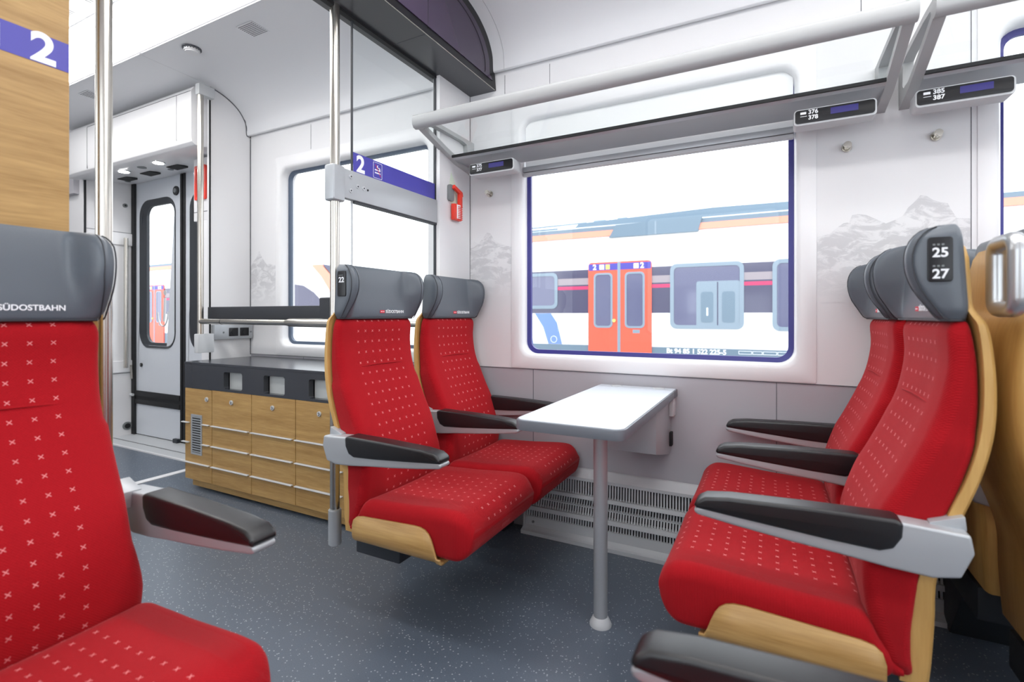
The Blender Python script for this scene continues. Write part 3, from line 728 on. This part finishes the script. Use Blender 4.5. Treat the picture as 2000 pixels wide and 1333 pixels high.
# ================================================================== CONVECTOR
def convector(name, x0, x1, label):
    cv = MB().m('alu_l')
    prof = [(2.25, .345), (2.245, .345), (2.222, .312), (2.20, .304)]
    cv.prism([(2.249, .328), (2.235, .326), (2.205, .308), (2.190, .300), (2.190, .286), (2.205, .286), (2.249, .29)], 'x', x0, x1)
    # ledges
    cv.prism([(2.21, .222), (2.184, .220), (2.180, .205), (2.20, .200), (2.24, .202)], 'x', x0, x1)
    cv.prism([(2.21, .132), (2.178, .130), (2.174, .112), (2.20, .108), (2.24, .11)], 'x', x0, x1)
    cv.box(x0, x1, 2.186, 2.196, .03, .078); cv.prism([(2.19, .035), (2.186, .035), (2.165, .022), (2.150, .018), (2.150, 0.001), (2.19, .001)], 'x', x0, x1)
    cv.box(x0, x0+.008, 2.178, 2.249, .002, .30).box(x1-.008, x1, 2.178, 2.249, .002, .30)
    cv.m('rubber').box(x0+.008, x1-.008, 2.226, 2.230, .03, .29)
    cv.m('alu_l'); n = int((x1-x0-.03)/.0125)
    for i in range(n+1):
        x = x0+.015+i*.0125
        for ya, za, yb, zb in ((2.196, .286, 2.192, .222), (2.214, .200, 2.200, .168), (2.196, .166, 2.186, .132), (2.194, .108, 2.190, .078)):
            h = .0034
            cv.rings([[(x-h, ya, za), (x+h, ya, za), (x+h, ya+.006, za), (x-h, ya+.006, za)], [(x-h, yb, zb), (x+h, yb, zb), (x+h, yb+.006, zb), (x-h, yb+.006, zb)]])
    cv.box(x0, x1, 2.195, 2.212, .164, .170)
    cv.m('grey_plastic')
    for xx in (x0+.05, (x0+x1)/2, x1-.06): cv.cyl((xx, 2.1845, .052), 'y', .006, .005, 12)
    o = cv.build(name, smooth=False); tag(o, label, 'heater'); return o
convector('floor_heater', -1.07, .62, 'long grey slotted heater along the wall under the table')
bb = MB().m('dado').box(-3.2, -1.075, 2.235, 2.252, 0, .12).box(.625, X1, 2.235, 2.252, 0, .12); bb.build('baseboard_window_side', kind='structure', smooth=False)

# ================================================================== LUGGAGE RACKS
def rack(x0, x1, label, x1open=True):
    t = thing('luggage_rack', label, 'luggage rack', ((x0+x1)/2, 2.0, 1.8), group='glass luggage racks')
    # front rail
    sec = [(1.772, 1.938), (1.776, 1.948), (1.790, 1.954), (1.815, 1.952), (1.828, 1.944), (1.832, 1.925), (1.828, 1.912), (1.815, 1.898), (1.800, 1.893), (1.784, 1.896), (1.774, 1.908)]
    W(MB().m('rack_grey').rings([yz(sec, x0-.002), yz(sec, x1+.002)]).build('front_rail', t, ang=50))
    W(MB().m('alu').prism([(2.045, 1.835), (2.06, 1.845), (2.249, 1.842), (2.249, 1.822), (2.06, 1.822)], 'x', x0+.03, x1-.03).m('rubber').box(x0+.03, x1-.03, 2.040, 2.047, 1.830, 1.842).build('shelf_base', t))
    W(MB().m('glass').prism([(1.80, 1.912), (1.803, 1.915), (2.05, 1.846), (2.05, 1.842)], 'x', x0+.03, x1-.03).build('glass_shelf', t))
    for k, (a, b) in enumerate(((x0, x0+.03), (x1-.03, x1))):
        br = MB().m('rack_grey')
        O = [(1.775, 1.948), (1.80, 1.955), (1.90, 1.962), (2.17, 1.962), (2.249, 1.962), (2.249, 1.795), (2.22, 1.80), (2.10, 1.815), (1.98, 1.850), (1.80, 1.905)]
        I = [(1.83, 1.926), (1.85, 1.936), (1.92, 1.942), (2.14, 1.942), (2.18, 1.935), (2.19, 1.86), (2.175, 1.845), (2.11, 1.842), (2.0, 1.87), (1.84, 1.918)]
        loops(br, [yz(O, a), yz(O, b), yz(I, b), yz(I, a), yz(O, a)])
        W(br.build('end_bracket', t, ang=40))
    return t
rack(-1.425, .372, 'glass-bottomed luggage rack above the large middle window')
rack(.412, 2.25, 'glass-bottomed luggage rack at the top right corner of the photo')
# roller blind of the middle window
rb = thing('roller_blind', 'pale roller blind drawn part way down the large middle window', 'blind', (-.5, 2.26, 1.78))
W(MB().m('speck').box(-1.10, .08, 2.268, 2.271, 1.795, 2.03).build('blind_fabric', rb))
W(MB().m('alu').box(-1.104, .082, 2.240, 2.278, 1.768, 1.795, .005).m('alu_l').box(-1.104, .082, 2.243, 2.275, 1.750, 1.767, .006).build('bottom_bar', rb))
# reservation displays
def display(xc, nums, label):
    t = thing('reservation_display', label, 'seat display', (xc, 2.05, 1.76), group='seat reservation displays')
    w = .117
    mb = MB().m('alu_l'); P = rr(-w-.004, w+.006, -.033, .024, .012, 4); mb.prism(P, 'y', -.002, .07, .003); mb.build('housing', t)
    mb = MB().m('blackgloss').prism(rr(-w, w, -.026, .020, .009, 4), 'y', -.006, -.001, .001).build('screen', t)
    MB().m('lcd').box(-.01, .07, -.0068, -.0058, -.009, .013).build('display_field', t)
    MB().m('lettering').box(-w+.016, -w+.034, -.0068, -.0058, .004, .012).box(-w+.016, -w+.036, -.0068, -.0058, -.004, -.0025).build('window_icon', t)
    for q, n in enumerate(nums): text(n, .020, face('-y', (-w+.040, -.0066, .009-.019*q)), 'lettering', 'numeral', t, bold=.0005)
    return t
display(-1.177, ('375', '377'), 'black reservation display reading 375 377, left end of the rack')
display(.195, ('376', '378'), 'black reservation display reading 376 378, right end of the middle rack')
display(.54, ('385', '387'), 'black reservation display reading 385 387, under the right-hand rack')
# coat hooks
for x, lab in ((-1.295, 'round steel coat hook left of the middle window'), (.254, 'round steel coat hook under the display reading 376 378'), (.517, 'round steel coat hook nearest the right-hand window')):
    o = MB().m('steel').cyl((0, -.006, 0), 'y', .017, .012, 20, bev=.003).cyl((0, -.022, 0), 'y', .007, .022, 14).cyl((0, -.036, .002), 'y', .013, .010, 18, bev=.003).build('coat_hook'); o.location = (x, 2.249, 1.683); tag(o, lab, 'coat hook', 'coat hooks on the window wall')
# mountain prints
def print_mtn(poly, zb, label):
    mb = MB().m('mountain'); n = len(poly); y = 2.2488
    zt = max(p[1] for p in poly)
    for (a, za), (b, zb_) in zip(poly, poly[1:]):
        f = mb._f([mb.bm.verts.new(p) for p in ((a, y, zb), (b, y, zb), (b, y, zb_), (a, y, za))])
        for l in f.loops: l[mb.uv].uv = ((l.vert.co.x), (l.vert.co.z-zb)/(zt-zb))
    o = mb.build('mountain_print', smooth=False); tag(o, label, 'wall print', 'mountain prints on the wall'); return o
print_mtn([(-1.419, 1.40), (-1.395, 1.445), (-1.37, 1.43), (-1.34, 1.455), (-1.318, 1.486), (-1.295, 1.478), (-1.27, 1.44), (-1.245, 1.425), (-1.215, 1.415), (-1.172, 1.40)], 1.14, 'faint grey mountain print on the wall left of the middle window')
print_mtn([(.16, 1.355), (.20, 1.362), (.225, 1.385), (.245, 1.40), (.262, 1.402), (.272, 1.428), (.29, 1.43), (.315, 1.425), (.34, 1.41), (.375, 1.388), (.40, 1.398), (.425, 1.412), (.44, 1.44), (.455, 1.455), (.475, 1.48), (.49, 1.478), (.51, 1.46), (.53, 1.45), (.55, 1.445), (.56, 1.42), (.575, 1.39), (.611, 1.385)], 1.10, 'faint grey print of twin mountain peaks above the right-hand seats')
print_mtn([(-3.228, 1.39), (-3.20, 1.43), (-3.17, 1.45), (-3.14, 1.50), (-3.115, 1.46), (-3.09, 1.43), (-3.06, 1.40), (-3.03, 1.405), (-2.938, 1.38)], 1.10, 'faint grey mountain print above the sockets beside the left window')
# emergency hammer
hm = thing('emergency_hammer', 'red emergency hammer in grey holder on the narrow white wall', 'hammer', (-1.42, 2.09, 1.62))
MB().m('grey_plastic').prism(rr(-.055, -.012, .0, .082, .012, 3), 'x', .0005, .016, .003).build('holder', hm)
MB().m('red_plastic').tube([(.022, -.03, .072), (.022, .035, .05), (.022, .045, .035)], [.011, .012, .008], 10).box(.012, .03, .018, .042, -.02, .05, .004).build('hammer_head', hm)
hb = MB().m('red_plastic').box(.006, .030, -.03, .036, -.092, -.010, .006)
hb.m('lettering').box(.0302, .0312, -.012, .020, -.084, -.014); hb.m('red_plastic')
for i in range(8): hb.box(.029, .034, -.002, .036, -.086+.0088*i, -.0825+.0088*i)
hb.build('grip', hm)
MB().m('moss').prism([(-.05, .02), (.03, -.05), (.05, .06), (-.02, .15)], 'x', .0002, .0008).build('glow_sticker', hm)

# ================================================================== CABINET
cb = thing('storage_cabinet', 'oak fronted cabinet with dark worktop and metal strip handles under the left window', 'cabinet', (-2.3, 2.0, 0))
CX0, CX1, CY = -3.168, -1.51, 1.773
W(MB().m('seam').box(CX0+.002, CX1, CY+.012, 2.245, .062, .613).m('rubber').box(CX0+.12, CX1, CY+.16, 2.24, 0, .02).build('carcass', cb, smooth=False))
W(MB().m('wood_x').box(CX0+.03, CX1, CY+.03, 2.24, .016, .062).build('plinth', cb, smooth=False))
wt = MB().m('worktop').box(CX0-.003, CX1, CY-.001, 2.249, .757, .771, .002)
cols = [CX0, -2.898, -2.541, -2.187, -1.83, CX1]
rec = {1: (-2.787, -2.621), 2: (-2.438, -2.270), 3: (-2.088, -1.920), 4: (-1.735, -1.567)}
xs = [CX0]+[-2.898+.06, -2.541+.02, -2.187+.015, -1.83]+[CX1]
for i in range(5):
    a, b_ = cols[i], cols[i+1]
    if i in rec:
        O = rr(a, b_, .613, .757, .0005, 5); I = rr(rec[i][0], rec[i][1], .628, .726, .014, 5)
        loops(wt, [xz(O, CY+.03), xz(O, CY), xz(I, CY), xz(I, CY+.03), xz(O, CY+.03)])
    else: wt.box(a, b_, CY, CY+.03, .613, .757)
wt.box(CX0, CX1, CY+.09, 2.245, .613, .757)
W(wt.build('worktop', cb, smooth=False))
fl_ = MB().m('silver_flap')
for i, (a, b_) in rec.items():
    f = MB().m('silver_flap').box(a+.004, b_+.02, CY+.034, CY+.038, .62, .735); W(f.build('bin_flap', cb))
# z rows
rows = [(.408, .611), (.289, .402), (.169, .283), (.064, .163)]
for i in range(5):
    a, b_ = cols[i]+.002, cols[i+1]-.002
    if i == 0:
        dp = W(MB().m('wood_x').box(a+.001, b_-.001, CY, CY+.014, .064, .611, .001, 1).build('door_panel', cb))
    for j, (z0, z1) in enumerate(rows):
        if i: dp = W(MB().m('wood_x').box(a, b_, CY, CY+.014, z0, z1+.004, .001, 1).build('drawer_front', cb))
        if j:
            segs = [(a-.02 if i == 0 else a, b_-.004)]
            if i == 0 and j < 3: segs = [(a-.02, -3.105), (-2.985, b_-.004)]
            for s0, s1 in segs:
                W(MB().m('alu_l').box(s0, s1-.014, CY-.014, CY+.002, z1+.0005, z1+.0055, .001, 1).build('strip_handle', cb))
lx = [-2.945, -2.714, -2.363, -2.011, -1.65]
for i, x in enumerate(lx):
    l = W(MB().m('alu_l').cyl((x, CY-.003, .556), 'y', .013, .008, 20, bev=.001).m('rubber').cyl((x, CY-.0075, .556), 'y', .007, .002, 12).m('alu_l').cyl((x, CY-.009, .556), 'y', .0045, .002, 10).build('lock', cb))
v = MB().m('alu'); loops(v, [xz(rr(-3.10, -2.992, .218, .458, .003, 2), y) for y in (CY, CY-.004)]+[xz(rr(-3.088, -3.004, .230, .446, .002, 2), y) for y in (CY-.004, CY)])
v.m('rubber').box(-3.09, -3.002, CY-.0015, CY-.0005, .23, .446).m('alu')
for i in range(15): v.box(-3.088, -3.004, CY-.004, CY-.001, .2335+i*.0146, .2405+i*.0146)
W(v.build('vent_grille', cb, smooth=False))
# leaning board, rail
lb = thing('leaning_board', 'dark grey padded leaning board above the cabinet across the left window', 'leaning board', (-2.6, 1.95, 1.0))
W(MB().m('leather_dark').box(-3.225, -2.13, 1.945, 1.975, 1.028, 1.106, .004).build('pad', lb))
W(MB().m('leather_dark').box(-2.19, -2.09, 1.925, 2.06, 1.02, 1.150, .012, 3).build('end_pad', lb))
rl = thing('hand_rail', 'horizontal steel rail running in front of the leaning board', 'hand rail', (-2.3, 1.885, 1.01))
W(MB().m('steel').tube([(-3.20, 1.885, .99), (-3.2, 1.885, 1.004), (-3.195, 1.885, 1.012), (-3.18, 1.885, 1.014), (-2.38, 1.885, 1.012)], .017, 16).m('rubber').cyl((-2.98, 1.885, 1.013), 'x', .0176, .003).build('rail_tube', rl))
W(MB().m('steel').tube([(-2.40, 1.885, 1.012), (-2.38, 1.885, 1.012), (-2.365, 1.885, 1.012), (-1.96, 1.885, 1.010), (-1.95, 1.885, 1.010)], [.017, .021, .024, .024, .019], 18).build('thick_grip', rl))
W(MB().m('steel').cyl((-1.72, 1.885, 1.01), 'x', .015, .50).build('rail_end', rl))
# socket box
sk = thing('socket_box', 'grey power socket box with two black outlets under the leaning board', 'power socket', (-3.20, 2.11, .935))
MB().m('alu').box(-.031, .0, -.137, .135, -.042, .055, .005).build('box_body', sk)
for y in (-.005, .072):
    s = MB().m('blackgloss').box(0, .004, y-.033, y+.030, -.022, .034, .002).build('outlet', sk)
    MB().m('rubber').cyl((.0045, y-.001, .006), 'x', .018, .003, 6).build('recess', s)
MB().m('grey_plastic').cyl((.001, -.075, .004), 'x', .006, .003).cyl((.001, .118, .004), 'x', .006, .003).build('screws', sk)

# ceiling fittings
sd = MB().m('seam').cyl((0, 0, -.003), 'z', .048, .006, 28).m('white').cyl((0, 0, -.014), 'z', .040, .024, 28, bev=.006).m('grey_plastic')
for i in range(18):
    a = 2*pi*i/18; sd.box(.0402*cos(a)-.002, .0402*cos(a)+.002, .0402*sin(a)-.002, .0402*sin(a)+.002, -.014, -.006)
sd = sd.build('smoke_detector'); sd.location = (-2.89, 1.655, 2.556); tag(sd, 'small round white smoke detector on the ceiling', 'smoke detector')
for x, y, lab in ((-2.41, 1.69, 'small perforated vent in the ceiling right of the smoke detector'), (-4.10, 1.69, 'small slotted vent in the ceiling above the door header')):
    vn = MB().m('ceil').box(-.062, .062, -.052, .052, -.0035, -.001)
    vn.m('seam')
    for i in range(12):
        for j in range(9): vn.box(-.055+i*.0095, -.0495+i*.0095, -.046+j*.0108, -.041+j*.0108, -.0042, -.003)
    vn = vn.build('ceiling_vent', smooth=False); vn.location = (x, y, 2.5555); tag(vn, lab, 'air vent', 'ceiling vents')

# ================================================================== OUTSIDE
g = MB().m('ballast').box(-70, 60, 2.9, 60, -1.35, -1.25).build('track_ground', smooth=False); tag(g, 'grey ballast track bed outside the windows', 'ground', kind='stuff')
TY = 10.0
def train(name, label, xa, xb, nose_left, nose_right, doors, windows, extras=None):
    t = thing(name, label, 'train', ((xa+xb)/2, TY+1.4, -1.25), group='red and white trains on the next track')
    prof = [(0, -.75), (0, .30), (0, 2.30), (.01, 2.62), (.05, 2.78), (.14, 2.90), (.32, 2.98), (1.4, 3.06), (2.48, 2.98), (2.66, 2.90), (2.75, 2.78), (2.8, 2.62), (2.8, .30), (2.8, -.75)]
    st = []
    def sec(x, s, zt, sh):  # s: width factor, zt: top factor
        return [(x, TY+1.4+(y-1.4)*s, -.75+(z+.75)*zt) for y, z in prof]
    if nose_left: st += [sec(xa, .62, .42, 0), sec(xa+.12, .72, .55, 0), sec(xa+.5, .84, .72, 0), sec(xa+1.1, .93, .88, 0), sec(xa+1.9, .98, .97, 0), sec(xa+2.8, 1, 1, 0)]
    else: st += [sec(xa, 1, 1, 0)]
    if nose_right: st += [sec(xb-2.8, 1, 1, 0), sec(xb-1.9, .98, .97, 0), sec(xb-1.1, .93, .88, 0), sec(xb-.5, .84, .72, 0), sec(xb-.12, .72, .55, 0), sec(xb, .62, .42, 0)]
    else: st += [sec(xb, 1, 1, 0)]
    W(MB().m('train_white').rings(st).build('car_body', t, ang=40))
    a = xa+(2.9 if nose_left else 0); b = xb-(2.9 if nose_right else 0); y = TY
    W(MB().m('train_dark').box(a, b, y-.004, y+.02, 1.105, 2.015).build('window_band', t))
    W(MB().m('magenta').box(a, b, y-.0048, y-.003, 1.60, 1.67).m('beige').box(a, b, y-.0048, y-.003, 1.70, 1.84).build('painted_reflection_line', t))  # reflection in the train windows, painted on as magenta and beige strips
    W(MB().m('train_grey').box(a, b, y-.004, y+.02, -.2, .435).build('sill_band', t))
    W(MB().m('train_orange').box(a, b, y-.008, y+.05, 2.69, 2.81).build('roof_line', t))
    W(MB().m('train_grey').box(a, b, y+.03, y+.3, 2.81, 2.90).build('roof_gutter', t))
    for (x0, x1, z0, z1) in windows:
        f = MB().m('train_frame'); loops(f, [xz(rr(x0, x1, z0, z1, .12), q) for q in (y, y-.02)]+[xz(rr(x0+.07, x1-.07, z0+.07, z1-.07, .08), q) for q in (y-.02, y-.006)])
        fo = W(f.build('train_window', t)); P = MB().m('train_pane'); l = xz(rr(x0+.07, x1-.07, z0+.07, z1-.07, .08), y-.008); P._f([P.bm.verts.new(p) for p in l]); P.build('pane', fo)
    for (x0, x1) in doors:
        xm = (x0+x1)/2
        d = W(MB().m('train_red').prism(rr(x0, x1, -.1, 2.15, .07, 4), 'y', y-.03, y).m('purple').box(x0+.01, x1-.01, y-.034, y-.028, 1.985, 2.12).m('train_frame').box(xm-.03, xm+.03, y-.036, y-.028, -.1, 2.14).build('double_door', t))
        for c0, c1 in ((x0+.12, xm-.13), (xm+.12, x1-.13)):
            f = MB().m('train_frame'); loops(f, [xz(rr(c0, c1, .80, 1.93, .09), q) for q in (y-.03, y-.042)]+[xz(rr(c0+.04, c1-.04, .84, 1.89, .06), q) for q in (y-.042, y-.032)]); f.build('door_window_frame', d)
            P = MB().m('train_pane'); l = xz(rr(c0+.04, c1-.04, .84, 1.89, .06), y-.034); P._f([P.bm.verts.new(p) for p in l]); P.build('door_window_pane', d)
        text('2', .15, face('-y', (x0+.10, y-.036, 2.05)), 'lettering', 'numeral', d, bold=.005); text('2', .15, face('-y', (x1-.22, y-.036, 2.05)), 'lettering', 'numeral', d, bold=.005)
        MB().m('lettering').box(x0+.24, x0+.34, y-.037, y-.033, 2.0, 2.10).box(x1-.35, x1-.25, y-.037, y-.033, 2.0, 2.10).m('yellow').box(x0+.37, x0+.46, y-.037, y-.033, 2.0, 2.10).cyl((xm-.10, y-.04, .95), 'y', .035, .02, 16).m('train_frame').box(xm+.28, xm+.42, y-.033, y-.029, .70, .77).build('door_signs', d)
    return t
T1 = train('regional_train', 'white train with red double doors seen through the large middle window', -9.2, 24, True, False, [(-3.381, -2.083), (12.0, 13.3)],
           [(-6.6, -4.08, 1.20, 1.98), (-1.73, -.43, .80, 2.05), (.03, 1.35, .78, 2.05), (1.75, 3.1, .8, 2.05), (3.6, 5.0, .8, 2.05), (6, 7.4, .8, 2.05)])
q = W(MB().m('train_blue').prism([(-4.62, 1.10), (-4.24, 1.10), (-4.10, .90), (-3.98, .44), (-4.30, .44), (-4.42, .80)], 'y', TY-.006, TY+.01).m('train_blue').prism([(-5.3, 1.1), (-4.95, 1.1), (-4.7, .6), (-4.66, .44), (-4.95, .44)], 'y', TY-.006, TY+.01).build('blue_stripe', T1))
c = MB().m('lettering'); loops(c, [[(-4.17+r*cos(2*pi*i/24), yy, .54+r*sin(2*pi*i/24)) for i in range(24)] for r, yy in ((.075, TY-.004), (.075, TY-.010), (.065, TY-.010), (.065, TY-.004))]); W(c.build('round_mark', T1))
W(text('Bt 94 85 1 522 225-5', .125, face('-y', (-1.80, TY-.006, .365)), 'lettering', 'lettering', T1, bold=.004, ext=.002))
bx = MB().m('lettering')
for a, b_ in ((-.52, -.30), (-.29, -.13), (-.12, .10), (.11, .26)):
    L = rr(a, b_, .345, .405, .004, 2); I = rr(a+.008, b_-.008, .353, .397, .003, 2); loops(bx, [xz(L, TY-.005), xz(L, TY-.008), xz(I, TY-.008), xz(I, TY-.005)])
W(bx.build('data_boxes', T1)); W(MB().m('red_ink').box(-1.50, -1.32, TY-.006, TY, .245, .30).build('red_plate', T1))
# door to wheelchair section mirrored in the pane: reflection drawn as pale flat plates
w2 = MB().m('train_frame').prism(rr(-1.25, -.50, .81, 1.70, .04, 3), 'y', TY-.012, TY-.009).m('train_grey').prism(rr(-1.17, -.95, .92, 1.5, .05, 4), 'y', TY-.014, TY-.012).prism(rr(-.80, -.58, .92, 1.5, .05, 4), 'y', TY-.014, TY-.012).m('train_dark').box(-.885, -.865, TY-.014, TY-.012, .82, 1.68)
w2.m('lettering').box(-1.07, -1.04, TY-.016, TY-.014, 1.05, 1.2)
W(w2.build('painted_door_reflection', T1))
rp = MB().m('train_grey').prism([(-2.94, 2.65), (-1.22, 2.65), (-1.14, 2.93), (-2.80, 2.90)], 'y', TY-.03, TY+.02).m('train_frame').box(-2.02, -1.99, TY-.034, TY-.028, 2.65, 2.91); W(rp.build('roof_panel', T1))
rq = MB().m('train_grey').prism([(-3.9, 2.90), (.6, 2.90), (.45, 3.12), (-1.0, 3.14), (-3.7, 3.06)], 'y', TY+.3, TY+1.6).box(-6.2, -4.2, TY+.25, TY+.5, 2.90, 2.99); rq.m('train_frame').tube([(-5.2, TY+.5, 3.08), (-3.6, TY+.5, 3.10)], .02, 8).cyl((-3.3, TY+.5, 3.08), 'x', .06, .25, 12).cyl((-2.8, TY+.5, 3.1), 'x', .05, .2, 12).box(1.2, 2.0, TY+.3, TY+.8, 2.98, 3.08)
W(rq.build('roof_equipment', T1))
T2 = train('regional_train', 'white train with rounded nose seen through the left window and the door glass', -34, -9.6, False, True, [(-20.3, -19.1), (-28, -26.7)],
           [(-18.6, -17.3, .8, 2.05), (-16.8, -15.5, .8, 2.05), (-22.4, -21.0, .8, 2.05), (-24.4, -23.0, .8, 2.05)])
cw = MB().m('train_dark')
P = [(-13.4, .95), (-11.0, .95), (-11.2, 1.38), (-11.6, 1.72), (-12.0, 1.92), (-12.5, 1.99), (-13.4, 1.99)]
cw.prism(P, 'y', TY-.012, TY+.1); W(cw.build('cab_side_window', T2))
W(MB().m('train_orange').prism([(-11.65, 2.5), (-11.25, 2.5), (-10.85, 2.15), (-10.6, 1.7), (-10.9, 1.72), (-11.25, 2.15)], 'y', TY-.014, TY+.12).m('train_dark').prism([(-11.2, 2.5), (-10.95, 2.46), (-10.7, 2.2), (-10.8, 2.14)], 'y', TY-.014, TY+.12).build('red_stripe', T2))
for k, (za, zb_) in enumerate(((6.3, 6.9), (7.4, 7.9))):
    o = MB().m('grey_plastic').tube([(-60, 8+2*k, za), (30, 8+2*k, zb_)], .012, 6).build('overhead_wire'); tag(o, ('lower' if k == 0 else 'upper')+' thin overhead wire crossing the white sky', 'wire', 'overhead wires')
